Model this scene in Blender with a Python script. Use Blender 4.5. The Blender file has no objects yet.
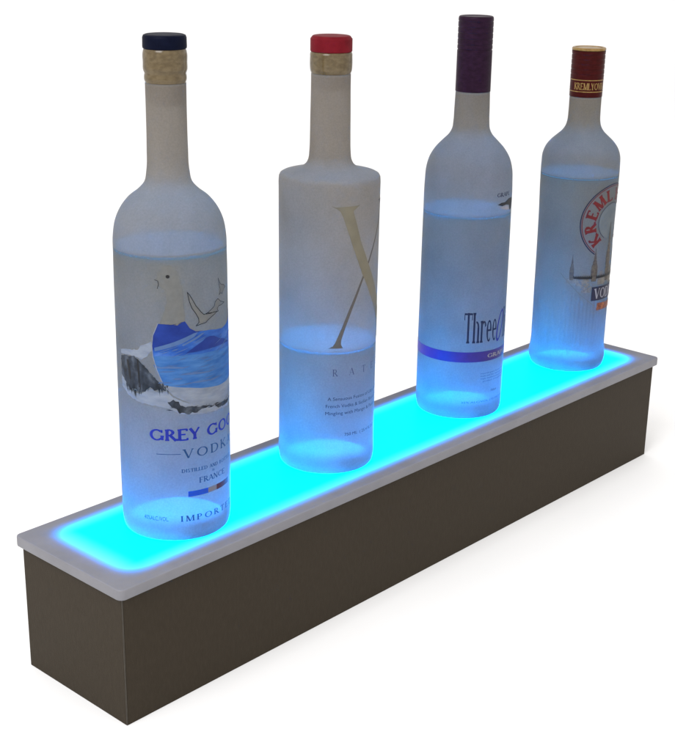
import bpy, bmesh, math, random
from math import sin, cos, pi, radians, sqrt
from mathutils import Vector, Matrix

random.seed(4)
sc = bpy.context.scene
COL = sc.collection
MM = 0.001

# ------------------------------------------------------------------ sizes (mm)
L, W, H, T, O = 610.0, 100.9, 88.3, 7.0, 3.7      # cabinet length, depth, height, plate thickness, overhang
TOP = H + T
BOT = [(84.95, 48.24), (230.66, 51.23), (385.27, 49.47), (542.95, 50.43)]

# ------------------------------------------------------------------ materials
def nt(name):
    m = bpy.data.materials.new(name); m.use_nodes = True
    t = m.node_tree; t.nodes.clear()
    return m, t, t.nodes, t.links

def N(t, kind, **kw):
    n = t.nodes.new(kind)
    for k, v in kw.items():
        if k in n.inputs: n.inputs[k].default_value = v
        else: setattr(n, k, v)
    return n

def noise(t, scale, detail=4, stretch=(1, 1, 1), rough=.55):
    tc = N(t, 'ShaderNodeTexCoord'); mp = N(t, 'ShaderNodeMapping'); mp.inputs['Scale'].default_value = stretch
    t.links.new(tc.outputs['Object'], mp.inputs[0])
    n = N(t, 'ShaderNodeTexNoise'); n.inputs['Scale'].default_value = scale
    n.inputs['Detail'].default_value = detail; n.inputs['Roughness'].default_value = rough
    t.links.new(mp.outputs[0], n.inputs['Vector'])
    return n.outputs['Fac']

def ramp(t, fac, stops):
    r = N(t, 'ShaderNodeValToRGB'); e = r.color_ramp.elements
    while len(e) < len(stops): e.new(.5)
    for i, (p, c) in enumerate(stops):
        e[i].position = p; e[i].color = (c[0], c[1], c[2], 1)
    t.links.new(fac, r.inputs[0]); return r.outputs[0]

def principled(name, stops, scale=60, stretch=(1, 1, 1), rough=.5, spec=.3, metal=0, bump=0, bscale=900, bstretch=(1, 1, 1), translucent=0):
    m, t, ns, ln = nt(name)
    c = ramp(t, noise(t, scale, 5, stretch), stops)
    p = N(t, 'ShaderNodeBsdfPrincipled'); p.inputs['Roughness'].default_value = rough
    p.inputs['Specular IOR Level'].default_value = spec; p.inputs['Metallic'].default_value = metal
    ln.new(c, p.inputs['Base Color'])
    if bump:
        b = N(t, 'ShaderNodeBump'); b.inputs['Strength'].default_value = bump; b.inputs['Distance'].default_value = .0003
        ln.new(noise(t, bscale, 3, bstretch), b.inputs['Height']); ln.new(b.outputs[0], p.inputs['Normal'])
    out = N(t, 'ShaderNodeOutputMaterial'); s = p.outputs[0]
    if translucent:
        tr = N(t, 'ShaderNodeBsdfTranslucent'); ln.new(c, tr.inputs[0])
        mx = N(t, 'ShaderNodeMixShader'); mx.inputs[0].default_value = translucent
        ln.new(s, mx.inputs[1]); ln.new(tr.outputs[0], mx.inputs[2]); s = mx.outputs[0]
    ln.new(s, out.inputs[0]); return m

def flat(name, c, rough=.5, translucent=0, spec=.2):
    k = .88
    return principled(name, [(.35, tuple(x*k for x in c)), (.65, c)], 300, rough=rough, spec=spec, translucent=translucent)

def frosted(name, dif, tra, transp=.2, rough=.42, gloss=.05, clear_below=None, mottling=.12, wet=.1):
    """etched glass: scatters light on its face and through itself; the smooth foot lets light straight through"""
    m, t, ns, ln = nt(name)
    nz = noise(t, 26, 6, (1, 1, .8)); fine = noise(t, 900, 3)
    sc_ = N(t, 'ShaderNodeMapRange'); sc_.inputs[1].default_value = .3; sc_.inputs[2].default_value = .7
    sc_.inputs[3].default_value = 1 - mottling; sc_.inputs[4].default_value = 1 + mottling; ln.new(nz, sc_.inputs[0])
    f2 = N(t, 'ShaderNodeMapRange'); f2.inputs[1].default_value = .3; f2.inputs[2].default_value = .7
    f2.inputs[3].default_value = .93; f2.inputs[4].default_value = 1.07; ln.new(fine, f2.inputs[0])
    mu = N(t, 'ShaderNodeMath', operation='MULTIPLY'); ln.new(sc_.outputs[0], mu.inputs[0]); ln.new(f2.outputs[0], mu.inputs[1])
    # glass backed by liquid throws back less light than dry frosted glass
    g = N(t, 'ShaderNodeTexCoord'); sz = N(t, 'ShaderNodeSeparateXYZ'); ln.new(g.outputs['Object'], sz.inputs[0])
    wt = N(t, 'ShaderNodeMapRange'); wt.inputs[1].default_value = wet-.0006; wt.inputs[2].default_value = wet+.0006
    wt.inputs[3].default_value = .80; wt.inputs[4].default_value = 1; ln.new(sz.outputs[2], wt.inputs[0])
    mw = N(t, 'ShaderNodeMath', operation='MULTIPLY'); ln.new(mu.outputs[0], mw.inputs[0]); ln.new(wt.outputs[0], mw.inputs[1])
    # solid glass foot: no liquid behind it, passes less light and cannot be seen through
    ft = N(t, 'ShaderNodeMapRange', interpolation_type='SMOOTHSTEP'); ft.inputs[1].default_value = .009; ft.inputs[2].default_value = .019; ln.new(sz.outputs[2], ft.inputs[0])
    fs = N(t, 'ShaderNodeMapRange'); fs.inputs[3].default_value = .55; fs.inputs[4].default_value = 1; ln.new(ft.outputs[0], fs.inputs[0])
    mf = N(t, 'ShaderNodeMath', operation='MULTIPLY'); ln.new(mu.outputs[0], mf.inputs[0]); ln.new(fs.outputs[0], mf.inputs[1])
    def tint(c, wetted=False):
        v = N(t, 'ShaderNodeVectorMath', operation='SCALE'); v.inputs[0].default_value = c
        ln.new((mw if wetted else mf).outputs[0], v.inputs['Scale']); return v.outputs[0]
    d = N(t, 'ShaderNodeBsdfDiffuse'); ln.new(tint(dif, True), d.inputs[0])
    r = N(t, 'ShaderNodeBsdfTranslucent'); ln.new(tint(tra), r.inputs[0])
    add = N(t, 'ShaderNodeAddShader'); ln.new(d.outputs[0], add.inputs[0]); ln.new(r.outputs[0], add.inputs[1])
    tp = N(t, 'ShaderNodeBsdfTransparent'); tp.inputs[0].default_value = (.96, .97, 1, 1)
    mx = N(t, 'ShaderNodeMixShader'); ln.new(add.outputs[0], mx.inputs[1]); ln.new(tp.outputs[0], mx.inputs[2])
    mx.inputs[0].default_value = transp
    if clear_below is not None:
        g = N(t, 'ShaderNodeTexCoord'); s = N(t, 'ShaderNodeSeparateXYZ'); ln.new(g.outputs['Object'], s.inputs[0])
        c = N(t, 'ShaderNodeMath', operation='LESS_THAN'); ln.new(s.outputs[2], c.inputs[0]); c.inputs[1].default_value = clear_below
        ma = N(t, 'ShaderNodeMix'); ma.data_type = 'FLOAT'; ln.new(c.outputs[0], ma.inputs[0])
        ma.inputs[3].default_value = .8; ln.new(ma.outputs[0], mx.inputs[0])
        c0 = N(t, 'ShaderNodeMath', operation='SUBTRACT'); ln.new(s.outputs[2], c0.inputs[0]); c0.inputs[1].default_value = wet
        c1 = N(t, 'ShaderNodeMath', operation='ABSOLUTE'); ln.new(c0.outputs[0], c1.inputs[0])
        cm = N(t, 'ShaderNodeMapRange', interpolation_type='SMOOTHSTEP'); ln.new(c1.outputs[0], cm.inputs[0]); cm.inputs[1].default_value = .0002; cm.inputs[2].default_value = .0013; cm.inputs[3].default_value = 1; cm.inputs[4].default_value = 0
        mb = N(t, 'ShaderNodeMapRange'); ln.new(cm.outputs[0], mb.inputs[0]); mb.inputs[3].default_value = transp; mb.inputs[4].default_value = .42
        mq = N(t, 'ShaderNodeMath', operation='MULTIPLY'); ln.new(mb.outputs[0], mq.inputs[0]); ln.new(ft.outputs[0], mq.inputs[1]); ln.new(mq.outputs[0], ma.inputs[2])
    gl = N(t, 'ShaderNodeBsdfGlossy'); gl.inputs['Roughness'].default_value = rough
    bp = N(t, 'ShaderNodeBump'); bp.inputs['Strength'].default_value = .25; bp.inputs['Distance'].default_value = .0002
    ln.new(fine, bp.inputs['Height']); ln.new(bp.outputs[0], gl.inputs['Normal']); ln.new(bp.outputs[0], d.inputs['Normal'])
    lw = N(t, 'ShaderNodeLayerWeight'); lw.inputs[0].default_value = .12
    fm = N(t, 'ShaderNodeMath', operation='MULTIPLY'); ln.new(lw.outputs['Fresnel'], fm.inputs[0]); fm.inputs[1].default_value = gloss*4
    m2 = N(t, 'ShaderNodeMixShader'); ln.new(fm.outputs[0], m2.inputs[0]); ln.new(mx.outputs[0], m2.inputs[1]); ln.new(gl.outputs[0], m2.inputs[2])
    out = N(t, 'ShaderNodeOutputMaterial'); ln.new(m2.outputs[0], out.inputs[0])
    return m

def acrylic():
    """opal sheet: frosted rim, and an inner field with the cyan and edge fade of the glow painted into its colours"""
    m, t, ns, ln = nt('opal_acrylic')
    tc = N(t, 'ShaderNodeTexCoord'); s = N(t, 'ShaderNodeSeparateXYZ'); ln.new(tc.outputs['Object'], s.inputs[0])
    def edge(out, c, half, soft):
        a = N(t, 'ShaderNodeMath', operation='SUBTRACT'); ln.new(out, a.inputs[0]); a.inputs[1].default_value = c
        b = N(t, 'ShaderNodeMath', operation='ABSOLUTE'); ln.new(a.outputs[0], b.inputs[0])
        r = N(t, 'ShaderNodeMapRange', interpolation_type='SMOOTHSTEP'); r.inputs[1].default_value = half - soft; r.inputs[2].default_value = half + soft
        r.inputs[3].default_value = 1; r.inputs[4].default_value = 0; ln.new(b.outputs[0], r.inputs[0]); return r.outputs[0]
    ex = edge(s.outputs[0], L/2*MM, (L/2 - 20)*MM, .014); ey = edge(s.outputs[1], W/2*MM, (W/2 - 12)*MM, .011)
    k = N(t, 'ShaderNodeMath', operation='MULTIPLY'); ln.new(ex, k.inputs[0]); ln.new(ey, k.inputs[1])
    nz = noise(t, 40, 4)
    dif = N(t, 'ShaderNodeMix'); dif.data_type = 'RGBA'
    rim = ramp(t, nz, [(.3, (.172, .176, .205)), (.7, (.20, .204, .235))])
    fx = edge(s.outputs[0], L/2*MM, (L/2 - 18.5)*MM, .011); fy = edge(s.outputs[1], W/2*MM, (W/2 - 12.3)*MM, .0095)
    kf = N(t, 'ShaderNodeMath', operation='MULTIPLY'); ln.new(fx, kf.inputs[0]); ln.new(fy, kf.inputs[1])
    ln.new(kf.outputs[0], dif.inputs[0]); ln.new(rim, dif.inputs[6]); dif.inputs[7].default_value = (.003, .05, .08, 1)  # dark cyan centre painted in so the glow stays saturated, fading to grey
    tra = N(t, 'ShaderNodeMix'); tra.data_type = 'RGBA'; ln.new(k.outputs[0], tra.inputs[0])
    tra.inputs[6].default_value = (.006, .007, .02, 1); tra.inputs[7].default_value = (.003, .42, .8, 1)
    d = N(t, 'ShaderNodeBsdfDiffuse'); ln.new(dif.outputs[2], d.inputs[0])
    r = N(t, 'ShaderNodeBsdfTranslucent'); ln.new(tra.outputs[2], r.inputs[0])
    add = N(t, 'ShaderNodeAddShader'); ln.new(d.outputs[0], add.inputs[0]); ln.new(r.outputs[0], add.inputs[1])
    tp = N(t, 'ShaderNodeBsdfTransparent'); tp.inputs[0].default_value = (.3, .9, 1, 1)
    tk = N(t, 'ShaderNodeMath', operation='MULTIPLY'); ln.new(k.outputs[0], tk.inputs[0]); tk.inputs[1].default_value = .16
    mx = N(t, 'ShaderNodeMixShader'); ln.new(tk.outputs[0], mx.inputs[0]); ln.new(add.outputs[0], mx.inputs[1]); ln.new(tp.outputs[0], mx.inputs[2])
    gl = N(t, 'ShaderNodeBsdfGlossy'); gl.inputs['Roughness'].default_value = .35
    lw = N(t, 'ShaderNodeLayerWeight'); lw.inputs[0].default_value = .1
    fm = N(t, 'ShaderNodeMath', operation='MULTIPLY'); ln.new(lw.outputs['Fresnel'], fm.inputs[0]); fm.inputs[1].default_value = .12
    m2 = N(t, 'ShaderNodeMixShader'); ln.new(fm.outputs[0], m2.inputs[0]); ln.new(mx.outputs[0], m2.inputs[1]); ln.new(gl.outputs[0], m2.inputs[2])
    out = N(t, 'ShaderNodeOutputMaterial'); ln.new(m2.outputs[0], out.inputs[0]); return m

M = {}
M['floor'] = principled('white_paper', [(.3, (.82, .83, .85)), (.7, (.84, .85, .87))], 6, rough=.9, spec=.1)
M['cabinet'] = principled('bronze_laminate', [(.3, (.0275, .0208, .0134)), (.5, (.0295, .0223, .0145)), (.7, (.0325, .0248, .0163))], 420, (1, 1, .35), rough=.55, spec=.10, bump=.35, bscale=1500, bstretch=(1, 1, .25))
M['cabinet_edge'] = principled('laminate_edge', [(.3, (.04, .034, .027)), (.7, (.055, .048, .038))], 200, rough=.5, spec=.2)
M['inside'] = flat('white_inside', (.75, .75, .75), .8)
M['acrylic'] = acrylic()
M['opal_rim'] = principled('opal_rim', [(.3, (.150, .150, .168)), (.7, (.172, .172, .192))], 50, rough=.4, spec=.3)
M['glass_a'] = frosted('frosted_glass_clear', (.118, .105, .092), (.165, .16, .148), .07, clear_below=.0004, wet=0.185)
M['glass_b'] = frosted('frosted_glass_grey', (.122, .107, .094), (.16, .155, .142), .07, clear_below=.0004, wet=0.091)
M['glass_c'] = frosted('frosted_glass_smoke', (.090, .078, .068), (.17, .175, .168), .07, clear_below=.0004, wet=0.162)
M['glass_d'] = frosted('frosted_glass_green', (.098, .086, .071), (.145, .142, .132), .07, clear_below=.0004, wet=0.17)

def liquid_mat():
    m, t, ns, ln = nt('clear_spirit')
    tp = N(t, 'ShaderNodeBsdfTransparent'); tp.inputs[0].default_value = (.93, .97, 1, 1)
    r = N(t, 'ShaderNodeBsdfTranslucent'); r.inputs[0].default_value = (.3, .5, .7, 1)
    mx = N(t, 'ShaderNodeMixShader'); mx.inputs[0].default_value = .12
    ln.new(tp.outputs[0], mx.inputs[1]); ln.new(r.outputs[0], mx.inputs[2])
    out = N(t, 'ShaderNodeOutputMaterial'); ln.new(mx.outputs[0], out.inputs[0]); return m
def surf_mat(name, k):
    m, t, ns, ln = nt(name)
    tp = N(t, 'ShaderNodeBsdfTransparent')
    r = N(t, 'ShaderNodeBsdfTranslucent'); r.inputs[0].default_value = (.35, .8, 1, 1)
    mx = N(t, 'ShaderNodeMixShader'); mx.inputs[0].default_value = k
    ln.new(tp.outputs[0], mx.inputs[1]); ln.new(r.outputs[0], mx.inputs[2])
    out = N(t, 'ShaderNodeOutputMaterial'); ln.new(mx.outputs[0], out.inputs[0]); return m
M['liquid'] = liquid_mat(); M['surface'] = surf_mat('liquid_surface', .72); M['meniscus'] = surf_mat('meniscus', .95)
M['navy'] = principled('navy_cap', [(.3, (.0016, .0026, .010)), (.7, (.003, .0045, .015))], 200, rough=.5, spec=.04, bump=.1)
M['red'] = principled('red_cap', [(.3, (.095, .0035, .008)), (.7, (.135, .006, .012))], 160, rough=.55, spec=.06, bump=.15)
M['purple'] = principled('purple_cap', [(.3, (.010, .0030, .010)), (.7, (.019, .0065, .020))], 220, (1, 1, 2), rough=.42, spec=.06, bump=.3)
M['maroon'] = principled('maroon_cap', [(.3, (.024, .0018, .0016)), (.7, (.040, .003, .003))], 220, (1, 1, 2), rough=.4, spec=.07, bump=.3)
M['gold'] = principled('gold_foil', [(.3, (.16, .09, .025)), (.7, (.28, .18, .06))], 400, rough=.35, spec=.4, metal=.5)
M['amber'] = principled('cork_through_glass', [(.28, (.075, .050, .020)), (.5, (.115, .082, .038)), (.72, (.155, .115, .060))], 240, (1, 1, 1.6), rough=.18, spec=.5, bump=.25, bscale=200, translucent=.25)
M['cork'] = principled('cork', [(.3, (.04, .022, .010)), (.7, (.10, .065, .035))], 300, rough=.8, spec=.1)
M['ink_blue'] = flat('ink_royal_blue', (.010, .016, .22), .5, .1)
M['ink_grey'] = flat('ink_grey_blue', (.02, .05, .10), .5, .1)
M['ink_black'] = flat('ink_black', (.008, .008, .010), .5)
M['ink_navy'] = flat('ink_navy', (.010, .011, .03), .5)
M['ink_pale'] = flat('ink_pale_grey', (.188, .190, .186), .6, .4)
M['ink_sand'] = principled('ink_sand_gold', [(.3, (.155, .138, .096)), (.7, (.19, .17, .125))], 90, rough=.5, spec=.25, translucent=.3)
M['ink_taupe'] = flat('ink_taupe', (.098, .085, .068), .6, .2)
M['ink_faint'] = flat('ink_faint_grey', (.082, .08, .105), .6, .3)
M['snow'] = principled('ink_snow', [(.3, (.22, .25, .31)), (.7, (.33, .36, .42))], 90, (1, 1, 3), rough=.6, spec=.1, translucent=.45)
M['rock'] = principled('ink_rock', [(.35, (.006, .008, .012)), (.52, (.018, .024, .036)), (.68, (.05, .06, .08)), (.8, (.14, .15, .18))], 170, (1, 1, .8), rough=.6, spec=.2)
M['mount'] = principled('ink_mountain_blue', [(.3, (.008, .05, .27)), (.5, (.02, .09, .36)), (.72, (.09, .19, .46))], 70, (1, 1, 2.5), rough=.5, spec=.2, translucent=.2)
M['mount_dark'] = principled('ink_mountain_dark', [(.3, (.004, .018, .15)), (.7, (.010, .035, .23))], 80, (1, 1, 1.5), rough=.5, spec=.2, translucent=.2)
M['water'] = principled('ink_water_blue', [(.3, (.025, .11, .36)), (.7, (.085, .22, .50))], 60, (1, 1, 5), rough=.5, spec=.1, translucent=.4)
M['streak'] = flat('ink_pale_blue', (.08, .15, .33), .5, .3)
M['flag_blue'] = flat('flag_blue', (.002, .045, .36), .5)
M['flag_white'] = flat('flag_white', (.13, .13, .17), .5)
M['flag_red'] = flat('flag_red', (.045, .008, .014), .5)
M['band'] = principled('violet_band', [(.3, (.014, .008, .115)), (.7, (.022, .012, .15))], 120, rough=.4, spec=.3, translucent=.12)
M['olive'] = flat('ink_violet', (.02, .014, .14), .5)
M['white_ink'] = flat('white_ink', (.20, .20, .24), .5)
M['ink_red'] = principled('ink_red', [(.3, (.078, .004, .005)), (.7, (.115, .006, .007))], 300, rough=.5, spec=.2)
M['ink_orange'] = principled('ink_orange', [(.35, (.07, .012, .008)), (.65, (.24, .075, .02))], 420, rough=.5, spec=.2)
M['label_paper'] = principled('label_tint', [(.3, (.12, .115, .105)), (.7, (.22, .20, .175))], 420, rough=.6, spec=.2, translucent=.3)
M['sky_oval'] = principled('label_sky', [(.3, (.10, .125, .15)), (.7, (.14, .16, .18))], 130, rough=.6, spec=.2, translucent=.25)
M['tower'] = principled('ink_tower', [(.3, (.03, .026, .03)), (.7, (.10, .085, .065))], 500, rough=.6, spec=.2)

# ------------------------------------------------------------------ object helpers
def link(name, bm, mats, parent=None, smooth=False):
    me = bpy.data.meshes.new(name)
    bm.normal_update(); bm.to_mesh(me); bm.free()
    for m in (mats if isinstance(mats, (list, tuple)) else [mats]): me.materials.append(m)
    if smooth:
        for p in me.polygons: p.use_smooth = True
    o = bpy.data.objects.new(name, me); COL.objects.link(o)
    if parent: o.parent = parent
    return o

def empty(name, loc, label, cat, group=None):
    o = bpy.data.objects.new(name, None); COL.objects.link(o); o.location = loc
    o.empty_display_size = .02; o['label'] = label; o['category'] = cat
    if group: o['group'] = group
    return o

def lathe(bm, prof, seg=160, flute=None, mat=None):
    """prof: (r, z) in mm, bottom to top; r = 0 ends are capped with a point"""
    rings = []
    for r, z in prof:
        if r < 1e-6: rings.append([bm.verts.new((0, 0, z*MM))]); continue
        ring = []
        for i in range(seg):
            a = 2*pi*i/seg; rr = r + (flute(a, z) if flute else 0)
            ring.append(bm.verts.new((rr*MM*cos(a), rr*MM*sin(a), z*MM)))
        rings.append(ring)
    for k in range(len(rings)-1):
        A, B = rings[k], rings[k+1]
        for i in range(seg):
            j = (i+1) % seg
            if len(A) == 1 and len(B) == 1: continue
            if len(A) == 1: f = bm.faces.new((A[0], B[j], B[i]))
            elif len(B) == 1: f = bm.faces.new((A[i], A[j], B[0]))
            else: f = bm.faces.new((A[i], A[j], B[j], B[i]))
            if mat: f.material_index = mat(k)
    return bm

def densify(p, step=1.6):
    """Catmull-Rom through a (r, z) profile, so shoulders come out round"""
    out = []
    n = len(p)
    for i in range(n-1):
        p0 = p[max(i-1, 0)]; p1 = p[i]; p2 = p[i+1]; p3 = p[min(i+2, n-1)]
        d = sqrt((p2[0]-p1[0])**2+(p2[1]-p1[1])**2); k = max(1, int(d/step))
        def tang(a, b, c):
            la = sqrt((b[0]-a[0])**2+(b[1]-a[1])**2) or 1; lb = sqrt((c[0]-b[0])**2+(c[1]-b[1])**2) or 1
            w = la/(la+lb)
            return [((b[q]-a[q])/la*(1-w)+(c[q]-b[q])/lb*w)*min(d, 1e9) for q in (0, 1)]
        m1 = tang(p0, p1, p2) if i > 0 else [p2[0]-p1[0], p2[1]-p1[1]]
        m2 = tang(p1, p2, p3) if i < n-2 else [p2[0]-p1[0], p2[1]-p1[1]]
        for s in range(k):
            u = s/k; h1 = 2*u**3-3*u**2+1; h2 = u**3-2*u**2+u; h3 = -2*u**3+3*u**2; h4 = u**3-u**2
            out.append(tuple(h1*p1[q]+h2*m1[q]+h3*p2[q]+h4*m2[q] for q in (0, 1)))
    out.append(p[-1]); return out

def radius_at(prof, z):
    for (r0, z0), (r1, z1) in zip(prof, prof[1:]):
        if z0 <= z <= z1 and z1 > z0: return r0+(r1-r0)*(z-z0)/(z1-z0)
    return prof[-1][0]

# ------------------------------------------------------------------ flat print -> wrapped print
class Print:
    """polygons in (u, z) millimetres, u = distance round the glass from the front, laid on the glass as thin ink"""
    def __init__(s): s.polys = []; s.n = 0
    def add(s, pts, lift=None):
        s.polys.append((list(pts), s.n % 9 if lift is None else lift)); s.n += 1
    def tri(s, verts, faces, f=lambda x, y: (x, y)):
        for fc in faces: s.polys.append(([f(*verts[i]) for i in fc], 0))
    def build(s, name, mat, parent, prof, level=0, step=1.3):
        bm = bmesh.new()
        lay = bm.verts.layers.float.new('lift')
        for pts, lf in s.polys:
            vs = []
            for (u, z) in pts:
                v = bm.verts.new((u, z, 0)); v[lay] = lf; vs.append(v)
            if len(set((round(a, 4), round(b, 4)) for a, b in pts)) < 3: continue
            try: bm.faces.new(vs)
            except ValueError: pass
        bmesh.ops.triangulate(bm, faces=[f for f in bm.faces if len(f.verts) > 3])
        us = [v.co.x for v in bm.verts]; zs = [v.co.y for v in bm.verts]
        u = math.ceil(min(us)/step)*step
        while u < max(us):
            bmesh.ops.bisect_plane(bm, geom=bm.verts[:]+bm.edges[:]+bm.faces[:], plane_co=(u, 0, 0), plane_no=(1, 0, 0)); u += step
        for v in bm.verts:
            r = radius_at(prof, v.co.y); a = v.co.x/r
            rr = r+.10+.10*level+.011*v[lay]
            v.co = Vector((rr*sin(a)*MM, -rr*cos(a)*MM, v.co.y*MM))
        bmesh.ops.dissolve_degenerate(bm, dist=1e-7, edges=bm.edges[:])
        for f in bm.faces:
            f.normal_update(); c = f.calc_center_median()
            if f.normal.x*c.x+f.normal.y*c.y < 0: f.normal_flip()
        return link(name, bm, mat, parent)

def D(pts, R):  # (degrees, z) -> (mm round, z)
    return [(radians(a)*R, z) for a, z in pts]

def sans(pr, text, u, z, h, width=None, align='LEFT', shear=0):
    """built-in sans letters, cap height h"""
    cu = bpy.data.curves.new('t', 'FONT'); cu.body = text; cu.size = 1; cu.resolution_u = 3
    ob = bpy.data.objects.new('t', cu); COL.objects.link(ob)
    bpy.context.view_layer.update()
    me = bpy.data.meshes.new_from_object(ob.evaluated_get(bpy.context.evaluated_depsgraph_get()))
    xs = [v.co.x for v in me.vertices]; ys = [v.co.y for v in me.vertices]
    k = h/.70; x0, x1 = min(xs), max(xs)
    kx = (width/(x1-x0)) if width else k
    sh = {'LEFT': 0, 'CENTER': (x1-x0)*kx/2, 'RIGHT': (x1-x0)*kx}[align]
    pr.tri([(v.co.x, v.co.y) for v in me.vertices], [list(p.vertices) for p in me.polygons],
           lambda x, y: (u+(x-x0)*kx-sh+shear*y*k, z+y*k))
    bpy.data.objects.remove(ob); bpy.data.curves.remove(cu); bpy.data.meshes.remove(me)

# engraved-style capitals drawn as strokes; unit cap height
def glyph(ch, T_, t_, sf):
    P = []
    def ln(x0, y0, x1, y1, w):
        dx, dy = x1-x0, y1-y0; d = sqrt(dx*dx+dy*dy); nx, ny = -dy/d*w/2, dx/d*w/2
        P.append([(x0+nx, y0+ny), (x0-nx, y0-ny), (x1-nx, y1-ny), (x1+nx, y1+ny)])
    def st(x, y0=0, y1=1, w=None, top=True, bot=True):
        ln(x, y0, x, y1, w or T_)
        if sf:
            if bot: ser(x, y0, w)
            if top: ser(x, y1, w, -1)
    def ser(x, y, w=None, d=1):
        b = (w or T_)/2
        P.append([(x-b-sf, y), (x+b+sf, y), (x+b+sf, y+d*t_*.55), (x+b, y+d*t_*1.5), (x-b, y+d*t_*1.5), (x-b-sf, y+d*t_*.55)][::d])
    def arc(cx, cy, rx, ry, a0, a1, n=22, th=None, tn=None):
        th = th or T_; tn = tn or t_
        for i in range(n):
            q = []
            for k in (i, i+1):
                a = radians(a0+(a1-a0)*k/n); w = tn+(th-tn)*abs(cos(a))**1.3
                q.append(((cx+(rx)*cos(a), cy+(ry)*sin(a)), (cx+(rx-w)*cos(a), cy+(ry-w)*sin(a))))
            P.append([q[0][0], q[1][0], q[1][1], q[0][1]])
    s = T_/2
    if ch == 'A': ln(.04, 0, .36, 1, t_); ln(.36, 1, .70, 0, T_); ln(.15, .33, .58, .33, t_); w = .74; (ser(.04, 0, t_), ser(.70, 0)) if sf else 0
    elif ch == 'B': st(.1); arc(.26, .76, .26, .24, -90, 90); arc(.28, .27, .30, .27, -90, 90); ln(.1, .97, .28, .97, t_); ln(.1, .52, .28, .52, t_); ln(.1, .03, .3, .03, t_); w = .60
    elif ch == 'C': arc(.45, .5, .45, .5, 48, 312); ln(.76, .68, .76, .94, t_); w = .80
    elif ch == 'D': st(.1); arc(.32, .5, .46, .5, -90, 90); ln(.1, .965, .34, .965, t_); ln(.1, .035, .34, .035, t_); w = .80
    elif ch == 'E': st(.1); ln(.1, .96, .54, .96, t_); ln(.1, .52, .46, .52, t_); ln(.1, .04, .57, .04, t_); ln(.54, .8, .54, 1, t_); ln(.57, 0, .57, .2, t_); w = .60
    elif ch == 'F': st(.1); ln(.1, .96, .54, .96, t_); ln(.1, .52, .46, .52, t_); ln(.54, .8, .54, 1, t_); w = .56
    elif ch == 'G': arc(.46, .5, .46, .5, 48, 320); st(.80, .06, .46, T_*.85, True, False); ln(.77, .70, .77, .95, t_); w = .90
    elif ch == 'H': st(.1); st(.62); ln(.1, .52, .62, .52, t_); w = .72
    elif ch == 'I': st(.12); w = .24
    elif ch == 'K': st(.1); ln(.14, .42, .60, 1, t_*1.2); ln(.26, .56, .66, 0, T_); w = .70; (ser(.62, 0), ser(.6, 1, t_, -1)) if sf else 0
    elif ch == 'L': st(.1); ln(.1, .04, .54, .04, t_); ln(.54, 0, .54, .22, t_); w = .56
    elif ch == 'M': st(.08, w=t_*1.2); ln(.1, 1, .42, 0, T_); ln(.42, 0, .76, 1, t_); st(.78); w = .88
    elif ch == 'N': st(.08, w=t_*1.2); ln(.08, 1, .62, 0, T_); st(.64, w=t_*1.2, bot=False); w = .74
    elif ch == 'O': arc(.47, .5, .47, .5, 0, 360, 34); w = .94
    elif ch == 'P': st(.1); arc(.28, .73, .28, .27, -90, 90); ln(.1, .965, .3, .965, t_); ln(.1, .49, .3, .49, t_); w = .58
    elif ch == 'R': st(.1); arc(.28, .74, .27, .26, -90, 90); ln(.1, .965, .3, .965, t_); ln(.1, .50, .3, .50, t_); ln(.28, .5, .64, 0, T_); w = .66; (ser(.64, 0)) if sf else 0
    elif ch == 'S': arc(.27, .75, .25, .25, 25, 270, 16, T_*.95); arc(.27, .26, .28, .26, -155, 90, 16, T_*.95); w = .56
    elif ch == 'T': st(.36, top=False); ln(.02, .96, .70, .96, t_); ln(.03, .76, .03, .98, t_); ln(.69, .76, .69, .98, t_); w = .72
    elif ch == 'V': ln(.04, 1, .36, 0, T_); ln(.36, 0, .68, 1, t_); w = .72; (ser(.04, 1, T_, -1), ser(.68, 1, t_, -1)) if sf else 0
    elif ch == 'X': ln(.04, 1, .62, 0, T_); ln(.62, 1, .04, 0, t_); w = .66
    elif ch == 'Y': ln(.04, 1, .34, .45, T_); ln(.34, .45, .62, 1, t_); st(.34, 0, .47, T_, False, True); w = .64
    elif ch == 'h': st(.1); arc(.30, .46, .26, .26, 0, 100); st(.56-s, 0, .46, top=False); w = .64
    elif ch == 'r': st(.1, 0, .72); arc(.33, .47, .22, .24, 20, 130); w = .50
    elif ch == 'e': arc(.29, .36, .27, .36, 0, 305); ln(.06, .38, .53, .38, t_); w = .58
    elif ch == 'l': st(.1); w = .22
    elif ch == 'i': st(.1, 0, .7); ln(.1, .84, .1, .98, T_); w = .22
    elif ch == 'v': ln(.04, .7, .26, 0, T_); ln(.26, 0, .48, .7, t_); w = .52
    elif ch == 's': arc(.2, .53, .18, .18, 25, 270, 12); arc(.2, .19, .2, .19, -155, 90, 12); w = .42
    else: w = .35
    return P, w

def serif(pr, text, u, z, h, width=None, T_=.15, t_=.06, sf=.05, gap=.12, align='LEFT', place=None, shear=0):
    items, x = [], 0
    for ch in text:
        P, w = glyph(ch, T_, t_, sf); items.append((P, x)); x += w+gap
    tot = x-gap; kx = (width/tot) if width else h
    sh = {'LEFT': 0, 'CENTER': tot*kx/2}[align]
    for P, x0 in items:
        for q, poly in enumerate(P):
            pr.add([(u+(a+x0)*kx-sh+shear*b*h, z+b*h) for a, b in poly], q % 9 if place is None else q % 9)

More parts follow.
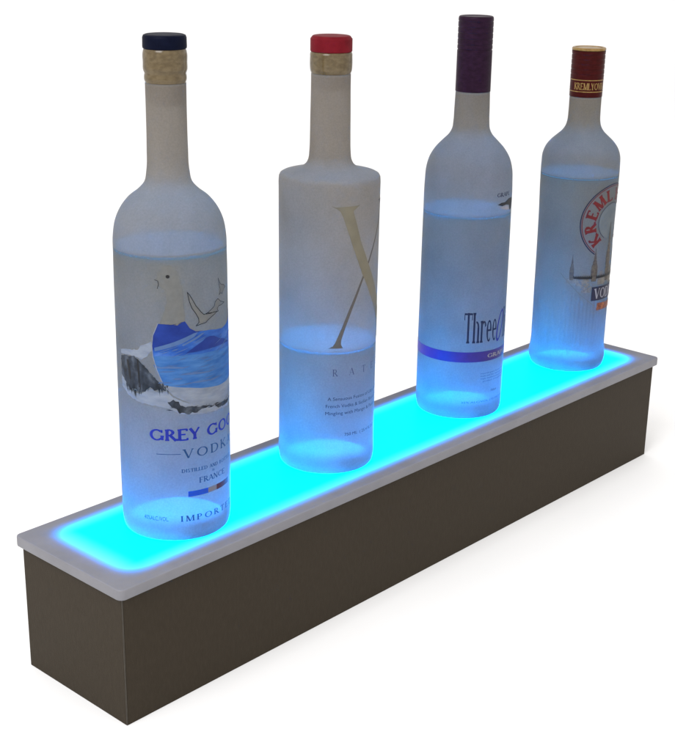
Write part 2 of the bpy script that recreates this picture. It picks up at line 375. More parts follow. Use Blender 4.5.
def serif_arc(pr, text, cu, cz, r_in, h, a0, a1, **k):
    n = len(text)
    for i, ch in enumerate(text):
        a = radians(a0+(a1-a0)*i/(n-1)); P, w = glyph(ch, k.get('T_', .2), k.get('t_', .09), k.get('sf', .05))
        rx = (sin(a), -cos(a)); up = (cos(a), sin(a))      # letters stand outward, reading clockwise
        for q, poly in enumerate(P):
            pts = []
            for x, y in poly:
                X = (x-w/2)*h*k.get('kx', 1); Y = r_in+y*h
                pts.append((cu+rx[0]*X+up[0]*Y, cz+rx[1]*X+up[1]*Y))
            pr.add(pts, q % 9)

# ------------------------------------------------------------------ setting
bm = bmesh.new()
prof = [(-3, 0), (3.0, 0)]
for i in range(1, 13):
    a = radians(90*i/12); prof.append((3.0+1.0*sin(a), 1.0-1.0*cos(a)))
prof.append((4.0, 4.0))
rows = [[bm.verts.new((x, y, z)) for x in (-5, 6)] for y, z in [(p[0], p[1]) for p in prof]]
for a, b in zip(rows, rows[1:]): bm.faces.new((a[0], a[1], b[1], b[0]))
fl = link('floor', bm, M['floor'], smooth=True)
fl.rotation_euler = (0, 0, radians(-45)); fl['kind'] = 'structure'

# ------------------------------------------------------------------ lit cabinet
cab = empty('display_shelf', (0, 0, 0), 'long dark bronze box with a glowing cyan opal top under the four bottles', 'display shelf')

def box(bm, x0, x1, y0, y1, z0, z1, mat=0, skip=()):
    v = [bm.verts.new((x*MM, y*MM, z*MM)) for z in (z0, z1) for x, y in ((x0, y0), (x1, y0), (x1, y1), (x0, y1))]
    for k, f in {'bottom': (3, 2, 1, 0), 'top': (4, 5, 6, 7), 'front': (0, 1, 5, 4), 'right': (1, 2, 6, 5), 'back': (2, 3, 7, 6), 'left': (3, 0, 4, 7)}.items():
        if k not in skip: bm.faces.new([v[i] for i in f]).material_index = mat

def panel(name, *a, bevel=.35):
    bm = bmesh.new(); box(bm, *a)
    bmesh.ops.bevel(bm, geom=bm.edges[:], offset=bevel*MM, segments=2, affect='EDGES', profile=.5)
    return link(name, bm, M['cabinet'], cab)
th = 6
panel('front_panel', .9, L, 0, th, 0, H-.15)
panel('back_panel', th+.1, L-th-.1, W-th, W-.1, 0, H-.15)
panel('end_panel', 0, th, .9, W, 0, H-.15)
panel('end_panel', L-th, L-.05, th+.1, W, 0, H-.15)
bm = bmesh.new(); box(bm, th+.1, L-th-.1, th+.1, W-th-.1, 1, 5); link('bottom_panel', bm, M['inside'], cab)
# light metal trim showing at the corner joint
bm = bmesh.new(); box(bm, -.1, .8, -.1, .8, .2, H-.3)
bmesh.ops.bevel(bm, geom=bm.edges[:], offset=.2*MM, segments=2, affect='EDGES'); link('corner_trim', bm, M['cabinet_edge'], cab)
# white lining
bm = bmesh.new()
a, b, c, d = th+.3, L-th-.3, th+.3, W-th-.3
for q in (((a, c), (b, c)), ((b, c), (b, d)), ((b, d), (a, d)), ((a, d), (a, c))):
    vs = [bm.verts.new((x*MM, y*MM, z*MM)) for (x, y), z in ((q[0], 6), (q[1], 6), (q[1], H-.5), (q[0], H-.5))]
    bm.faces.new(vs[::-1])
link('lining', bm, M['inside'], cab)

# opal plate: top sheet and rounded edge, open underneath where the light comes up
def rrect(x0, x1, y0, y1, r, n=10):
    pts = []
    for cx, cy, a0 in ((x1-r, y0+r, -90), (x1-r, y1-r, 0), (x0+r, y1-r, 90), (x0+r, y0+r, 180)):
        for i in range(n+1):
            a = radians(a0+90*i/n); pts.append((cx+r*cos(a), cy+r*sin(a)))
    return pts
bm = bmesh.new()
R_ = 4.5
def ring(ins, z):
    return [bm.verts.new((x*MM, y*MM, z*MM)) for x, y in rrect(-O+ins, L+O-ins, -O+ins, W+O-ins, max(R_-ins, .6))]
rings = [ring(7.5, H+.02), ring(.5, H+.02), ring(.1, H+.3), ring(0, H+.9), ring(0, TOP-1.0), ring(.25, TOP-.35), ring(.9, TOP)]
n = len(rings[0])
for k in range(len(rings)-1):
    for i in range(n):
        f = bm.faces.new((rings[k][i], rings[k][(i+1) % n], rings[k+1][(i+1) % n], rings[k+1][i])); f.smooth = k > 0
        f.material_index = 1 if k < 5 else 0
bm.faces.new(rings[-1])
plate = link('acrylic_top', bm, [M['acrylic'], M['opal_rim']], cab)

ld = bpy.data.lights.new('led_light', 'AREA'); ld.shape = 'RECTANGLE'; ld.size = (L-34)*MM; ld.size_y = (W-34)*MM
ld.energy = 4.9; ld.color = (.001, .54, 1.0); ld.spread = radians(55)
lo = bpy.data.objects.new('led_light', ld); COL.objects.link(lo); lo.parent = cab
lo.location = (L/2*MM, W/2*MM, (H-30)*MM); lo.rotation_euler = (pi, 0, 0)

# ------------------------------------------------------------------ bottles
def bottle(i, name, label, prof, glass, level, turn=0, flute=None, seg=200):
    x, y = BOT[i]
    root = empty(name, (x*MM, y*MM, (TOP+.15)*MM), label, 'bottle', 'frosted liquor bottles on the lit shelf')
    r0 = prof[0][0]
    P = densify(prof)
    base = [(0, .34), (r0*.6, .3), (r0-7, .15), (r0-5, 0), (r0-2.6, 0), (r0-1.0, .5), (r0-.25, 1.4)]
    full = base+[q for q in P if q[1] > 1.6]
    rt, zt = full[-1]
    link('glass_body', lathe(bmesh.new(), full+[(rt-1.5, zt+.05), (0, zt+.05)], seg, flute), glass, root, True)
    # drink inside
    q = [(0, 5.5), (r0*.5, 5.0), (r0-6, 4.2), (r0-3, 6), (r0-2.2, 9)]
    z = 15
    while z < level-2: q.append((radius_at(P, z)-2.0, z)); z += 6
    rl = radius_at(P, level)-2.0
    rg = rl+1.3
    q += [(rl, level-3.2), (rg, level-2.6), (rg, level+1.8), (rg-.7, level+.5), (rg-1.8, level), (0, level-.05)]
    ns = len(q)
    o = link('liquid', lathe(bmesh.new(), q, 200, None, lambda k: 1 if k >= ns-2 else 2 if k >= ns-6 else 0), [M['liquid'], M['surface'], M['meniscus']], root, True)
    return root, P

# --- 1: tall bottle with bird window and navy cap
P1 = [(34.3, 1.6), (34.9, 6), (35.1, 18), (35.1, 84), (35.0, 134), (34.7, 180), (34.4, 192), (32.7, 201.4), (29.6, 208.3), (24.2, 215.2), (18.2, 219.9), (14.4, 224.3), (12.9, 231.3), (12.3, 245), (12.1, 262), (12.1, 283)]
b1, F1 = bottle(0, 'liquor_bottle', 'frosted bottle with white bird and blue mountain print and navy cap, nearest the box corner', P1, M['glass_a'], 185)
link('stopper', lathe(bmesh.new(), [(0, 270), (8.5, 270), (9.8, 271.5), (9.9, 282.5), (0, 282.55)], 64), M['cork'], b1, True)
link('neck_ring', lathe(bmesh.new(), densify([(11.9, 283.2), (12.5, 285), (12.4, 287.6), (12.2, 288.6), (12.8, 290), (13.0, 295), (13.0, 300), (12.4, 302.4), (0, 302.4)], 1.0), 96), M['amber'], b1, True)
link('cap', lathe(bmesh.new(), [(0, 302.5), (12.2, 302.5), (12.9, 303), (13.0, 304), (12.9, 309), (12.4, 310.3), (11.2, 310.8), (0, 310.9)], 96), M['navy'], b1, False)
R = 35.0
art = []
def pr1(polys, name, mat, level):
    p = Print()
    for q in polys: p.add(D(q, R), 0)
    return p.build(name, mat, b1, F1, level)
def ragged(poly, amp, step=1.6, seed=1):
    rnd = random.Random(seed); out = []
    for (a0, z0), (a1, z1) in zip(poly, poly[1:]+poly[:1]):
        n = max(1, int(sqrt(((a1-a0)*.61)**2+(z1-z0)**2)/step))
        for k in range(n):
            u = k/n; out.append((a0+(a1-a0)*u+rnd.uniform(-amp, amp), z0+(z1-z0)*u+rnd.uniform(-amp, amp)*.7))
    return out
def outline(poly, w):
    pr = []
    n = len(poly)
    for i in range(n):
        (x0, y0), (x1, y1) = poly[i], poly[(i+1) % n]; dx, dy = x1-x0, y1-y0; d = sqrt(dx*dx+dy*dy) or 1
        nx, ny = -dy/d*w/2, dx/d*w/2; ex, ey = dx/d*w*.3, dy/d*w*.3
        pr.append([(x0+nx-ex, y0+ny-ey), (x0-nx-ex, y0-ny-ey), (x1-nx+ex, y1-ny+ey), (x1+nx+ex, y1+ny+ey)])
    return pr
head = [(-52.5, 145.0), (-46.7, 154), (-43.9, 162), (-45.5, 166), (-50.5, 167.3), (-52.8, 168.5), (-51.8, 170.5), (-55.0, 172.3), (-52.5, 174.5), (-50.5, 178.2), (-46.5, 180.6), (-42, 181.3), (-37, 180), (-33.2, 177.2), (-30.5, 172), (-28.7, 166), (-27.7, 156), (-27.3, 146.2), (-35, 144)]
pr1([head], 'printed_bird_head', M['ink_pale'], 0)
body_top = [(-54, 145.1), (-40.0, 144.6), (-27.5, 146.3), (-22.6, 141.6), (-16.4, 139.2), (-8, 138.9), (0.2, 138.4), (10, 137.3), (20, 136.5), (30, 137.5), (40, 139.5), (48, 143)]
body_right = [(60, 146), (66, 140), (64, 128), (58, 115), (50, 104)]
body_bot = [(43, 95.5), (34.3, 91.5), (20, 89.0), (8, 89.0), (-1.5, 90), (-13, 91.5), (-24.3, 94.1), (-32, 96.6), (-40.3, 99.6), (-49.9, 105.9), (-56.5, 115.9), (-60.0, 124), (-60.8, 131), (-59.5, 137.4)]
# painted landscape seen in the bird's body, in bands that butt along shared lines
line1 = [(-60.7, 128.4), (-50, 130.5), (-38.9, 132.7), (-28, 135.2), (-18.6, 137.3), (-12.0, 138.8)]
pr1([body_top[:6]+[line1[-1]]+line1[::-1]+[(-60.8, 131), (-59.5, 137.4)]], 'printed_mountain', M['mount_dark'], 0)
peak = [(-60.4, 124.5), (-48, 124.8), (-36, 124.8), (-27.2, 125.0), (-10, 124.6), (10, 124.0), (30, 122.5), (45.9, 121), (60.3, 120)]
pr1([line1+[(0.2, 138.35), (10, 137.25), (20, 136.45), (30, 137.45), (40, 139.45), (48, 142.9), (60, 145.9), (65.8, 140), (64, 128)]+peak[::-1]], 'printed_ridge', M['mount'], 0)
pr1([[(-27.2, 126.1), (-16.7, 130.1), (-8, 132.6), (-5.1, 134), (0, 134.4), (5.7, 133.8), (14, 131), (22, 129.6), (30, 127), (38, 125.0), (20, 126.2), (0, 126.6), (-14, 126.3)]], 'printed_dark_peak', M['mount_dark'], 1)
pr1([[(-58.5, 129.8), (-38.9, 133.6), (-18.6, 138.2), (-14.0, 138.6), (-18, 136.0), (-30, 132.6), (-45, 129.8), (-58, 127.6)],
     [(-30, 130.8), (-14, 134.8), (-6, 137.6), (-10, 137.4), (-20, 134.6), (-31, 131.6)]], 'printed_light_streak', M['streak'], 1)
snow_l = [(-50.2, 106.3), (-45.9, 105.6), (-35, 104.6), (-24, 103.8), (-12, 102.4), (-1.1, 101.5), (12, 100.5), (28, 100.5), (40, 101), (48.5, 102.4)]
pr1([peak+[(58, 115), (50, 104)]+snow_l[::-1]+[(-56.3, 115.9), (-60.0, 123.9)]], 'printed_water', M['water'], 0)
pr1([snow_l+body_bot[:10]], 'printed_snow', M['snow'], 0)
pr1([[(-60.4, 119), (-52, 117.6), (-42, 118.4), (-30, 117.4), (-22, 117.9), (-30, 116.6), (-44, 116.9), (-57.5, 116.9)],
     [(-36, 112.6), (-20, 113.6), (-2, 112.2), (12, 112.6), (-2, 111.4), (-20, 112.0)],
     [(-30, 106.9), (-12, 107.5), (4, 106.3), (22, 106.6), (4, 105.6), (-14, 106.2)]], 'printed_ripples', M['streak'], 1)
pr1([ragged(q, .5, 1.3, n+5) for n, q in enumerate([[(-104, 123.5), (-92, 126.0), (-84, 126.2), (-77, 127.4), (-72, 130.6), (-66, 131.6), (-61.4, 133.4), (-60.9, 128), (-66, 124), (-72.5, 121.6), (-85, 122.4), (-104, 121)],
     [(-104, 108), (-96, 104), (-88, 99), (-76, 98.8), (-64, 103), (-56, 101.5), (-47, 102.2), (-41, 98.2), (-33, 95.6), (-24, 93.2), (-10, 90.9), (-1, 89.4), (10, 88.2), (22, 88.2), (36, 90.5), (46, 95), (56, 104), (66, 102), (80, 106), (80, 92), (60, 88), (30, 83.5), (3, 85.0), (-14, 85.5), (-34, 87.5), (-46, 91.0), (-60, 92.5), (-76, 93.0), (-92, 96), (-104, 100)]])], 'printed_shore', M['snow'], 0)
pr1([ragged(q, .55, 1.1, n) for n, q in enumerate([[(-104, 119.8), (-95, 121.6), (-88, 121.4), (-82, 122.6), (-77.5, 120.6), (-72.6, 118.8), (-67, 116), (-63.9, 113.6), (-58.5, 110.4), (-53.5, 106.8), (-47.4, 102.6), (-54, 103.2), (-60, 102.4), (-64.5, 104.2), (-70, 101.2), (-76, 99.6), (-82, 101.8), (-90, 99.8), (-93, 103), (-98, 105), (-104, 108)],
     [(-46.5, 94.9), (-41, 96.6), (-36, 95.4), (-34, 92.6), (-29, 91.6), (-22, 91.8), (-15, 90.6), (-8, 91.1), (1, 90.0), (-6, 88.9), (-12, 88.7), (-17, 87.0), (-22, 87.6), (-27, 86.2), (-31, 88.0), (-35, 87.4), (-38, 90.2), (-43, 92.0)],
     [(4, 88.9), (16, 88.4), (30, 87.6), (38, 88.6), (34, 85.8), (22, 85.2), (10, 86.2)]])], 'printed_rocks', M['rock'], 1)
wr = random.Random(8); wisps = []
for k in range(44):
    a = wr.uniform(-98, -46); zt = 99.5+(a+98)*.06+wr.uniform(0, 6); h = wr.uniform(2.0, 5.5); w_ = wr.uniform(.4, 1.1)
    wisps.append([(a-w_, zt), (a+w_, zt+wr.uniform(-.5, .5)), (a+w_*.2+wr.uniform(-.8, .8), zt-h)])
for k in range(34):
    a = wr.uniform(-47, 30); zt = 91.5-(a+47)*.055+wr.uniform(-1.5, 1.2); l_ = wr.uniform(2, 6)
    wisps.append([(a-l_, zt+wr.uniform(-.4, .4)), (a, zt-.35), (a+l_, zt+wr.uniform(-.6, .8)), (a, zt+.35)])
p = Print()
for k, q in enumerate(wisps): p.add(D(q, R), k % 9)
p.build('printed_brush_marks', M['rock'], b1, F1, 2)
pr1([[(-78.5, 121.3), (-76.6, 121.0), (-75.5, 110), (-74.6, 101), (-77.4, 100.6), (-77.6, 110)], [(-93, 119), (-90, 119), (-87, 111), (-88.5, 106), (-91, 112)]], 'printed_rock_shadow', M['ink_black'], 2)

g1 = [(-24.4, 164.2), (-21.9, 162.2), (-15.8, 155.2), (-10, 150.6), (-7, 148.9), (-3, 149.4), (1.5, 148.9), (10.9, 148.6), (6, 147.2), (3.3, 146.6), (-2.1, 145.0), (-5, 143.6), (-10, 143.3), (-16.2, 142.6), (-12.9, 144.6), (-13.2, 147), (-16.0, 150.3), (-20, 154), (-22.4, 158)]
g2 = [(-4.5, 148.9), (1, 150.6), (6.4, 152.4), (8.0, 155.0), (12.5, 156.4), (16.5, 154.3), (25.3, 152.2), (19, 151.6), (14.0, 151.6), (11, 150.4), (13, 148.4), (6, 148.9), (1, 148.6)]
g3 = [(13.5, 169.2), (16.5, 166.0), (19.0, 164.3), (24, 163.6), (29, 161.5), (24.5, 160.8), (20.8, 158.2), (18, 159.2), (15, 158.4), (17.0, 161.4), (15.0, 164.6)]
pr1([g1, g2, g3], 'printed_geese', M['ink_pale'], 1)
p = Print()
for g, w in ((g1, .42), (g2, .36), (g3, .30)):
    for k, q in enumerate(outline(D(g, R), w)): p.add(q, k % 3)
for q in outline(D([(-55.6, 172.3), (-52.6, 171.6), (-52.0, 169.6), (-53.4, 166.9)], R), .32)[:3]: p.add(q)
p.build('printed_outline', M['ink_black'], b1, F1, 2)
p = Print(); c = D([(-42.9, 174.3)], R)[0]
p.add([(c[0]+1.15*cos(k*pi/9), c[1]+1.05*sin(k*pi/9)) for k in range(18)]); p.build('printed_eye', M['ink_black'], b1, F1, 2)
wr = random.Random(21)
p = Print()
for k in range(46):
    a = wr.uniform(-54, 50); z = wr.uniform(105, 134); l_ = wr.uniform(3, 10); h = wr.uniform(.15, .45); sl = .05 if z < 122 else .22
    q = [(a-l_, z-l_*sl), (a-l_*.3, z+h-l_*.3*sl), (a+l_, z+l_*sl), (a+l_*.3, z-h+l_*.3*sl)]
    q = [(max(-56, min(60, x)), y) for x, y in q]
    p.add(D(q, R), k % 9)
p.build('printed_brush_strokes', M['streak'], b1, F1, 2)
# rim of the window
p = Print(); rimline = D([(-54, 145.2)]+body_bot[::-1], R)
for k in range(len(rimline)-1):
    p.add(outline([rimline[k], rimline[k+1]], .5)[0], k % 3)
p.build('printed_bird_edge', M['snow'], b1, F1, 2)
p = Print(); serif(p, 'GREY', radians(-66.5)*R, 69.6, 7.6, radians(51.5)*R, T_=.20, t_=.13, sf=.03, gap=.10)
serif(p, 'GOOSE', radians(-6.0)*R, 69.6, 7.6, radians(69)*R, T_=.20, t_=.13, sf=.03, gap=.08)
p.build('printed_name', M['ink_blue'], b1, F1)
p = Print(); serif(p, 'VODKA', radians(-32)*R, 57.6, 6.0, radians(69)*R, T_=.15, t_=.07, sf=.06, gap=.30)
p.add(D([(-60, 60.4), (-35, 60.4), (-35, 60.8), (-60, 60.8)], R)); p.add(D([(41, 60.4), (66, 60.4), (66, 60.8), (41, 60.8)], R))
serif(p, 'DISTILLED AND BOTTLED', radians(-34.5)*R, 48.0, 2.3, radians(72)*R, T_=.2, t_=.1, sf=.04)
serif(p, 'IN', radians(0)*R, 45.0, 1.6, None, T_=.2, t_=.1, sf=.04)
serif(p, 'FRANCE', radians(-16)*R, 39.6, 3.7, radians(36)*R, T_=.17, t_=.08, sf=.06)
serif(p, 'IMPORTED', radians(-36.5)*R, 14.4, 4.0, radians(75)*R, T_=.17, t_=.08, sf=.06, gap=.32)
sans(p, '40%ALC./VOL.', radians(-76)*R, 15.0, 2.9, radians(27)*R); sans(p, '750 ML', radians(50)*R, 15.0, 2.9, radians(20)*R)
p.build('printed_lettering', M['ink_grey'], b1, F1)
for a0, a1, mt, nm in ((-28.4, -5.8, 'flag_blue', 'printed_flag_blue'), (-5.8, 5.8, 'flag_white', 'printed_flag_white'), (5.8, 29.2, 'flag_red', 'printed_flag_red')):
    pr1([[(a0, 31.2), (a1, 31.2), (a1, 34.9), (a0, 34.9)]], nm, M[mt], 0)

# --- 2: straight cylinder with big X and red cap
P2 = [(34.0, 1.6), (34.5, 5), (34.5, 20), (34.4, 50), (34.5, 100), (34.7, 149), (34.9, 200), (34.9, 206.0), (34.7, 208.3), (33.9, 209.9), (32.4, 210.7), (29, 211.5), (24, 212.7), (19.2, 214.4), (16.2, 216.8), (14.7, 220), (14.1, 225), (13.75, 236), (13.6, 249), (13.3, 270), (13.3, 277)]
b2, F2 = bottle(1, 'liquor_bottle', 'frosted straight-sided bottle with a large sand-coloured X and red cap, less than half full', P2, M['glass_b'], 91)
link('stopper', lathe(bmesh.new(), [(0, 266), (8.5, 266), (9.8, 267.5), (9.9, 276.5), (0, 276.55)], 64), M['cork'], b2, True)
link('neck_ring', lathe(bmesh.new(), densify([(13.2, 277.2), (13.9, 279), (14.1, 281), (14.1, 288), (13.9, 290.6), (13.4, 291.2), (0, 291.2)], 1.0), 96), M['amber'], b2, True)
link('cap', lathe(bmesh.new(), [(0, 291.3), (13.6, 291.3), (14.0, 291.8), (14.0, 299.6), (12.6, 301.4), (11.8, 301.7), (0, 301.8)], 96), M['red'], b2, False)
R2 = 34.7
p = Print()
thick = [(-45.5, 194.6), (-40, 193.6), (-28, 193.8), (-16, 194.0), (-10.5, 194.5), (-15, 192.6), (-19.5, 190.5), (-14, 180), (-8.6, 169.4), (-2.4, 161), (4.4, 152.4), (14, 142), (24, 131), (36, 118), (48, 106), (54, 100), (60, 97.2), (66, 95.4), (40, 95.4), (30, 95.4), (36, 97.6), (36.5, 100), (30, 107.5), (20, 118.0), (13.1, 125.6), (4, 135.5), (-5.9, 146.6), (-13, 156.6), (-20, 167.3), (-26, 177.4), (-31.4, 186.6), (-34.5, 190.5), (-39, 192.6)]
p.add(D(thick, R2), 0); p.build('printed_letter_stroke', M['ink_sand'], b2, F2, 1)
p = Print()
p.add(D([(-46, 94.9), (-40.5, 96.6), (-37.6, 99.4), (-31, 109), (-22, 122.4), (-8.6, 139.8), (10, 161), (28, 180.5), (33, 187), (33, 190.5), (29, 193.4), (26, 194.4), (44, 194.4), (39, 193.0), (36, 189.5), (30, 180.0), (12, 160.2), (-5.6, 139.8), (-18, 122.4), (-26.5, 109), (-31.0, 100.6), (-31.2, 97.6), (-28.6, 94.9)], R2), 0)
p.build('printed_thin_stroke', M['ink_taupe'], b2, F2, 0)
p = Print()
for ch, a in zip('RATED', (-40, -20, -2, 16, 33)): serif(p, ch, radians(a)*R2, 74.6, 5.0, None, T_=.13, t_=.05, sf=.07)
p.build('printed_word', M['ink_faint'], b2, F2)
p = Print()
for s, z, a in (('A Sensuous Fusion of Ultra Premium', 56.6, -45.5), ('French Vodka & Sicilian Blood Orange', 51.2, -47.5), ('Mingling with Mango & Passion Fruit', 45.9, -48)):
    sans(p, s, radians(a)*R2, z, 2.45, radians(94)*R2)
sans(p, '750 ML  ( 25.4 FL.OZ. )', radians(-25)*R2, 29.4, 2.2, radians(56)*R2)
p.build('printed_lettering', M['ink_navy'], b2, F2)

# --- 3: slim bottle with violet band and purple screw cap
P3 = [(33.6, 1.6), (34.2, 5), (34.3, 12), (34.4, 44.7), (34.2, 95.6), (33.9, 161), (33.6, 184), (32.8, 194.8), (30.4, 203), (26.2, 209.8), (20.6, 215.8), (16.4, 220.2), (14.3, 224.3), (13.6, 230), (13.3, 240), (12.9, 252.4)]
b3, F3 = bottle(2, 'liquor_bottle', 'frosted bottle with a violet band round its lower half and dark purple screw cap', P3, M['glass_c'], 162)
cp = [(0, 252.45), (12.6, 252.45), (13.2, 252.6), (13.15, 262), (13.1, 282.4), (12.75, 282.8), (12.75, 283.5), (13.1, 283.9)]
z = 286
while z < 303: cp += [(13.05, z), (12.8, z+.4), (12.8, z+.8), (13.05, z+1.2)]; z += 4.2
cp += [(13.0, 305.6), (12.7, 306.7), (11.9, 307.2), (10.5, 307.1), (10.2, 306.8), (0, 306.8)]
link('cap', lathe(bmesh.new(), cp, 96), M['purple'], b3, False)
R3 = 34.3
p = Print()
for k in range(72): p.add(D([(-180+5*k, 48.1), (-175+5*k, 48.1), (-175+5*k, 56.5), (-180+5*k, 56.5)], R3), 0)
p.build('printed_band', M['band'], b3, F3)
p = Print(); serif(p, 'GRAPE', radians(-15)*R3, 50.7, 3.2, radians(38)*R3, T_=.2, t_=.1, sf=.04); p.build('printed_flavour', M['white_ink'], b3, F3, 2)
p = Print(); serif(p, 'Three', radians(-49.5)*R3, 63.8, 24.6, radians(49)*R3, T_=.17, t_=.06, sf=.05, gap=.06)
serif(p, 'lives', radians(16)*R3, 63.8, 24.6, radians(36)*R3, T_=.17, t_=.06, sf=.05, gap=.07)
p.build('printed_name', M['ink_navy'], b3, F3)
p = Print()
for k in range(30):
    q = []
    for kk in (k, k+1):
        a = 2*pi*kk/30
        for rx, rz in ((4.0, 12.8), (2.3, 10.6)): q.append((radians(7)*R3+rx*cos(a)+(rz*sin(a))*.22, 75+rz*sin(a)))
    p.add([q[0], q[2], q[3], q[1]], 0)
p.build('printed_olive', M['olive'], b3, F3, 1)
p = Print()
for j, (z, a0, a1) in enumerate(((37.6, -24, 24), (35.4, -24, 22), (33.2, -24, 24), (31.0, -20, 18))):
    sans(p, ('imported grape flavored vodka', 'made with fine natural grapes', 'triple distilled premium spirit', 'product of england')[j], radians(a0)*R3, z, 1.2, radians(a1-a0)*R3)
sans(p, '35% ALC/VOL (70 PROOF) 750 ML', radians(-49)*R3, 14.0, 1.6, radians(98)*R3)
p.build('printed_small_text', M['ink_grey'], b3, F3)
p = Print(); sans(p, '750ml', radians(-6)*R3, 21.6, 1.8, radians(12)*R3); p.build('printed_volume', M['ink_navy'], b3, F3)
p = Print(); serif(p, 'GRAPE', radians(-12)*R3, 177.2, 3.0, radians(26)*R3, T_=.2, t_=.1, sf=.04)
p.build('printed_lettering', M['ink_navy'], b3, F3)
p = Print(); p.add(D([(-11, 171.4), (-4, 172.6), (3, 172.6), (12, 174.6), (24, 174.6), (30, 172), (24, 166), (18, 165), (14, 169.5), (6, 170.4), (-2, 169.8)], R3), 0)
p.build('printed_emblem', M['ink_black'], b3, F3)
p = Print(); p.add(D([(-10, 169.6), (-2, 169.2), (6, 169.8), (13, 168.9), (16, 165.6), (6, 166.4), (-4, 167.8)], R3), 0); p.build('printed_emblem_light', M['white_ink'], b3, F3)

# --- 4: fluted bottle with red arched name and maroon cap
P4 = [(31.9, 1.6), (33.0, 5), (33.4, 9), (32.9, 14), (32.1, 20), (32.0, 32), (32.2, 79), (32.6, 140), (33.1, 161), (33.1, 178), (32.6, 185.8), (30.6, 191.6), (25.8, 198), (21.4, 202), (17.4, 205.8), (14.9, 209.8), (13.8, 214), (13.35, 222), (13.3, 234.7)]
def flute(a, z):
    k = max(0, min(1, (z-14)/8))*max(0, min(1, (80-z)/14))
    return .16*k*cos(56*a)
b4, F4 = bottle(3, 'liquor_bottle', 'frosted fluted bottle with red arched lettering round a skyline and gold-topped maroon cap', P4, M['glass_d'], 170, flute=flute, seg=448)
cp = [(0, 234.75), (13.1, 234.75), (13.6, 235), (13.65, 249)]
z = 252.5
while z < 270: cp += [(13.75, z), (13.5, z+.4), (13.5, z+.9), (13.75, z+1.3)]; z += 4.0
cp += [(13.85, 271.4), (13.9, 272.2)]
link('cap', lathe(bmesh.new(), cp+[(12, 272.3), (0, 272.3)], 96), M['maroon'], b4, False)
gt = link('cap_top', lathe(bmesh.new(), [(0, 272.4), (13.5, 272.4), (14.0, 272.8), (14.0, 274.1), (13.3, 274.8), (12.0, 274.8), (11.2, 273.9), (9.5, 274.4), (0, 274.5)], 96), M['gold'], b4, False)
CR = [(13.6, 230), (13.66, 249), (13.75, 275)]
p = Print()
for zz in (239.2, 248.6):
    for k in range(36): p.add(D([(-180+10*k, zz), (-170+10*k, zz), (-170+10*k, zz+.7), (-180+10*k, zz+.7)], 13.65), 0)
for k in range(2): serif(p, 'KREMLYOVKA', (-1.78+pi*k)*13.65, 241.2, 5.6, 2.2*13.65, T_=.2, t_=.1, sf=.04, gap=.1)
p.build('cap_lettering', M['gold'], b4, CR, .3)
R4 = 32.5
label_ = [(-74.5, 89), (-70, 86.0), (-44.4, 71.5), (-20, 60.5), (-4, 52.5), (4, 49.5), (10, 49.5), (18, 52.5), (34, 60.5), (58, 71.5), (84, 86), (88, 89), (70, 88), (7, 96), (-56, 88)]
CU, CZ, CRR = 3.0, 133.0, 32.3
p = Print(); e = outline(D(label_[:12], R4), .5)[:-1]
for k, q in enumerate(e): p.add(q, k % 3)
p.build('label_border', M['ink_sand'], b4, F4, 2)
p = Print()
for k in range(60):
    a0, a1 = radians(-58+296*k/60), radians(-58+296*(k+1)/60)
    for ra, rb in ((CRR+.2, CRR-.8), (16.0, 15.5)):
        p.add([(CU+ra*cos(a0), CZ+ra*sin(a0)), (CU+ra*cos(a1), CZ+ra*sin(a1)), (CU+rb*cos(a1), CZ+rb*sin(a1)), (CU+rb*cos(a0), CZ+rb*sin(a0))], 0)
p.build('label_ring', M['ink_navy'], b4, F4, 1)
p = Print()
for k in range(60):
    a0, a1 = radians(-56+292*k/60), radians(-56+292*(k+1)/60)
    p.add([(CU+31.0*cos(a0), CZ+31.0*sin(a0)), (CU+31.0*cos(a1), CZ+31.0*sin(a1)), (CU+30.3*cos(a1), CZ+30.3*sin(a1)), (CU+30.3*cos(a0), CZ+30.3*sin(a0))], 0)
p.build('label_red_ring', M['ink_red'], b4, F4, 1)
p = Print(); p.add([(CU+15.4*cos(k*pi/20), CZ+15.4*sin(k*pi/20)) for k in range(40)], 0); p.build('label_sky', M['sky_oval'], b4, F4)
p = Print(); serif_arc(p, 'KREMLYOVKA', CU, CZ, 18.2, 10.2, 220, -40, T_=.24, t_=.12, sf=.06, kx=1.05); p.build('arched_name', M['ink_red'], b4, F4, 1)
def tower(p, ud, w, z0, z1, base=.55):
    u = radians(ud)*R4; h = z1-z0
    half = [(.72, 0), (.95, .14), (1, .3), (.9, .46), (.62, .55), (.62, .6), (.42, .64), (.36, .74), (.14, .88), (.05, 1)]
    pts = [(w*a, h*b) for a, b in half]+[(-w*a, h*b) for a, b in half[::-1]]
    p.add([(u+a, z0+b) for a, b in pts], 0)
p = Print()
for ud, w, z0, z1 in ((-58, 1.9, 83.5, 106), (-23, 3.3, 82, 111), (6, 3.8, 81, 132), (36, 3.3, 82, 111), (66, 1.9, 83.5, 106)): tower(p, ud, w, z0, z1)
p.build('label_towers', M['tower'], b4, F4, 2)
p = Print()

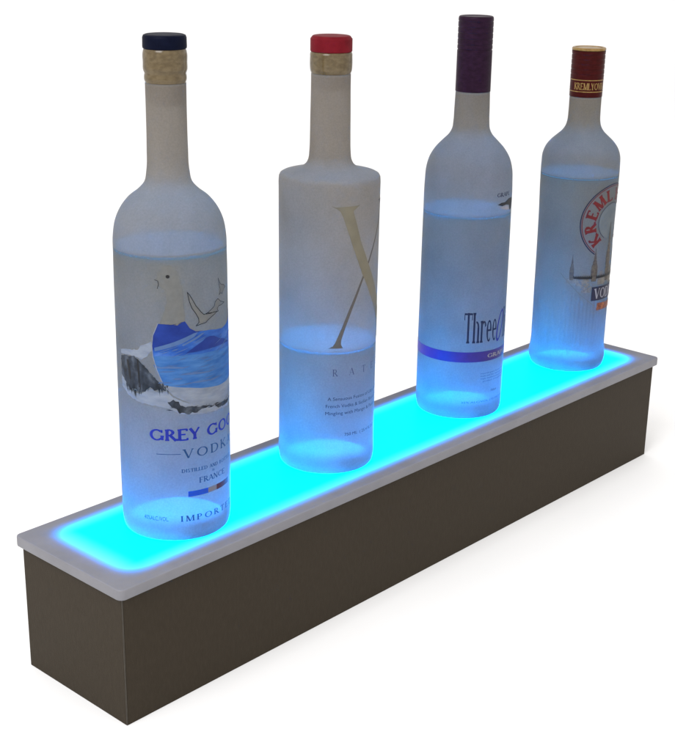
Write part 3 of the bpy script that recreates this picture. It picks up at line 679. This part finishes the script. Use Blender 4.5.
p2 = Print()
for a0, a1, z0, z1 in ((-66, -52, 80.5, 84.4), (-51, -31, 78.2, 84.2), (-48, -40, 84.3, 86.6), (-16, 1, 78.2, 84.2), (-13, -6, 84.3, 90), (12, 30, 78.2, 84.2), (14, 22, 84.3, 90), (43, 58, 78.2, 84.2), (60, 72, 80.5, 84.4), (-42, -26, 72.2, 77.6)):
    p2.add(D([(a0, z0), (a1, z0), (a1, z1), ((a0+a1)/2, z1+1.2), (a0, z1)], R4), 0)
p2.build('label_buildings', M['label_paper'], b4, F4, 1)
pts = []
a = -55
while a < -26: pts += [(a, 87.4), (a+1.6, 87.4), (a+1.6, 86.4), (a+3, 86.4)]; a += 3
p.add(D([(-55, 84.8)]+pts+[(-26, 84.4)], R4), 0)
pts = []; a = -19
while a < 60: pts += [(a, 87.4), (a+1.6, 87.4), (a+1.6, 86.4), (a+3, 86.4)]; a += 3
p.add(D([(-19, 84.4)]+pts+[(60, 84.4)], R4), 0)
p.build('label_wall', M['ink_black'], b4, F4, 3)
p = Print(); random.seed(3)
for k in range(16):
    a = -48+random.random()*22; z = 74+random.random()*8+max(0, (-38-a))*.4; s = .5+random.random()*.9
    p.add([(radians(a)*R4+s*cos(j*pi/3), z+s*.8*sin(j*pi/3)) for j in range(6)], k % 9)
p.build('label_ornament', M['sky_oval'], b4, F4, 2)
p = Print(); p.add(D([(-25, 64.6), (41, 64.6), (41, 77), (-25, 77)], R4), 0); p.build('label_plaque', M['ink_navy'], b4, F4, 4)
p = Print(); serif(p, 'VODKA', radians(-19)*R4, 66.3, 9.0, radians(55)*R4, T_=.2, t_=.08, sf=.06, gap=.1); p.build('plaque_lettering', M['white_ink'], b4, F4, 5)
p = Print(); p.add(D([(-14, 55.4), (30, 55.4), (28, 62.2), (12, 61.2), (-12, 62.2)], R4), 0); p.build('label_orange_patch', M['ink_orange'], b4, F4, 4)

# ------------------------------------------------------------------ light
w = bpy.data.worlds.new('World'); sc.world = w; w.use_nodes = True
w.node_tree.nodes['Background'].inputs[0].default_value = (1.0, .965, .92, 1)
w.node_tree.nodes['Background'].inputs[1].default_value = 1.28
def area(name, loc, target, size, energy, color=(1, 1, 1)):
    l = bpy.data.lights.new(name, 'AREA'); l.size = size; l.energy = energy; l.color = color
    o = bpy.data.objects.new(name, l); COL.objects.link(o); o.location = loc
    o.rotation_euler = (Vector(target)-Vector(loc)).to_track_quat('-Z', 'Y').to_euler()
area('added_side_light', (-1.3, -.3, 1.6), (.3, .05, .1), 1.0, 28)  # unseen area lamp, added on the left to model the forms

# ------------------------------------------------------------------ camera (measured from the photograph)
cam = bpy.data.cameras.new('camera'); co = bpy.data.objects.new('camera', cam); COL.objects.link(co); sc.camera = co
yaw, pit, roll = radians(42.56276), radians(-19.39053), radians(.92180)
fw = Vector((cos(pit)*cos(yaw), cos(pit)*sin(yaw), sin(pit)))
r = fw.cross(Vector((0, 0, 1))).normalized(); u = r.cross(fw)
r2 = r*cos(roll)+u*sin(roll); u2 = -r*sin(roll)+u*cos(roll)
co.matrix_world = Matrix(((r2.x, u2.x, -fw.x, -.43515), (r2.y, u2.y, -fw.y, -.57048), (r2.z, u2.z, -fw.z, .47942), (0, 0, 0, 1)))
cam.sensor_fit = 'VERTICAL'; cam.sensor_height = 36; cam.lens = 1341.448/751*36
cam.clip_start = .01; cam.clip_end = 100

vs = sc.view_settings; vs.view_transform = 'Standard'; vs.look = 'None'; vs.exposure = 0; vs.gamma = 1
cy = sc.cycles; cy.use_denoising = True; cy.max_bounces = 16; cy.diffuse_bounces = 6; cy.transparent_max_bounces = 24; cy.transmission_bounces = 10
cy.sample_clamp_indirect = 20
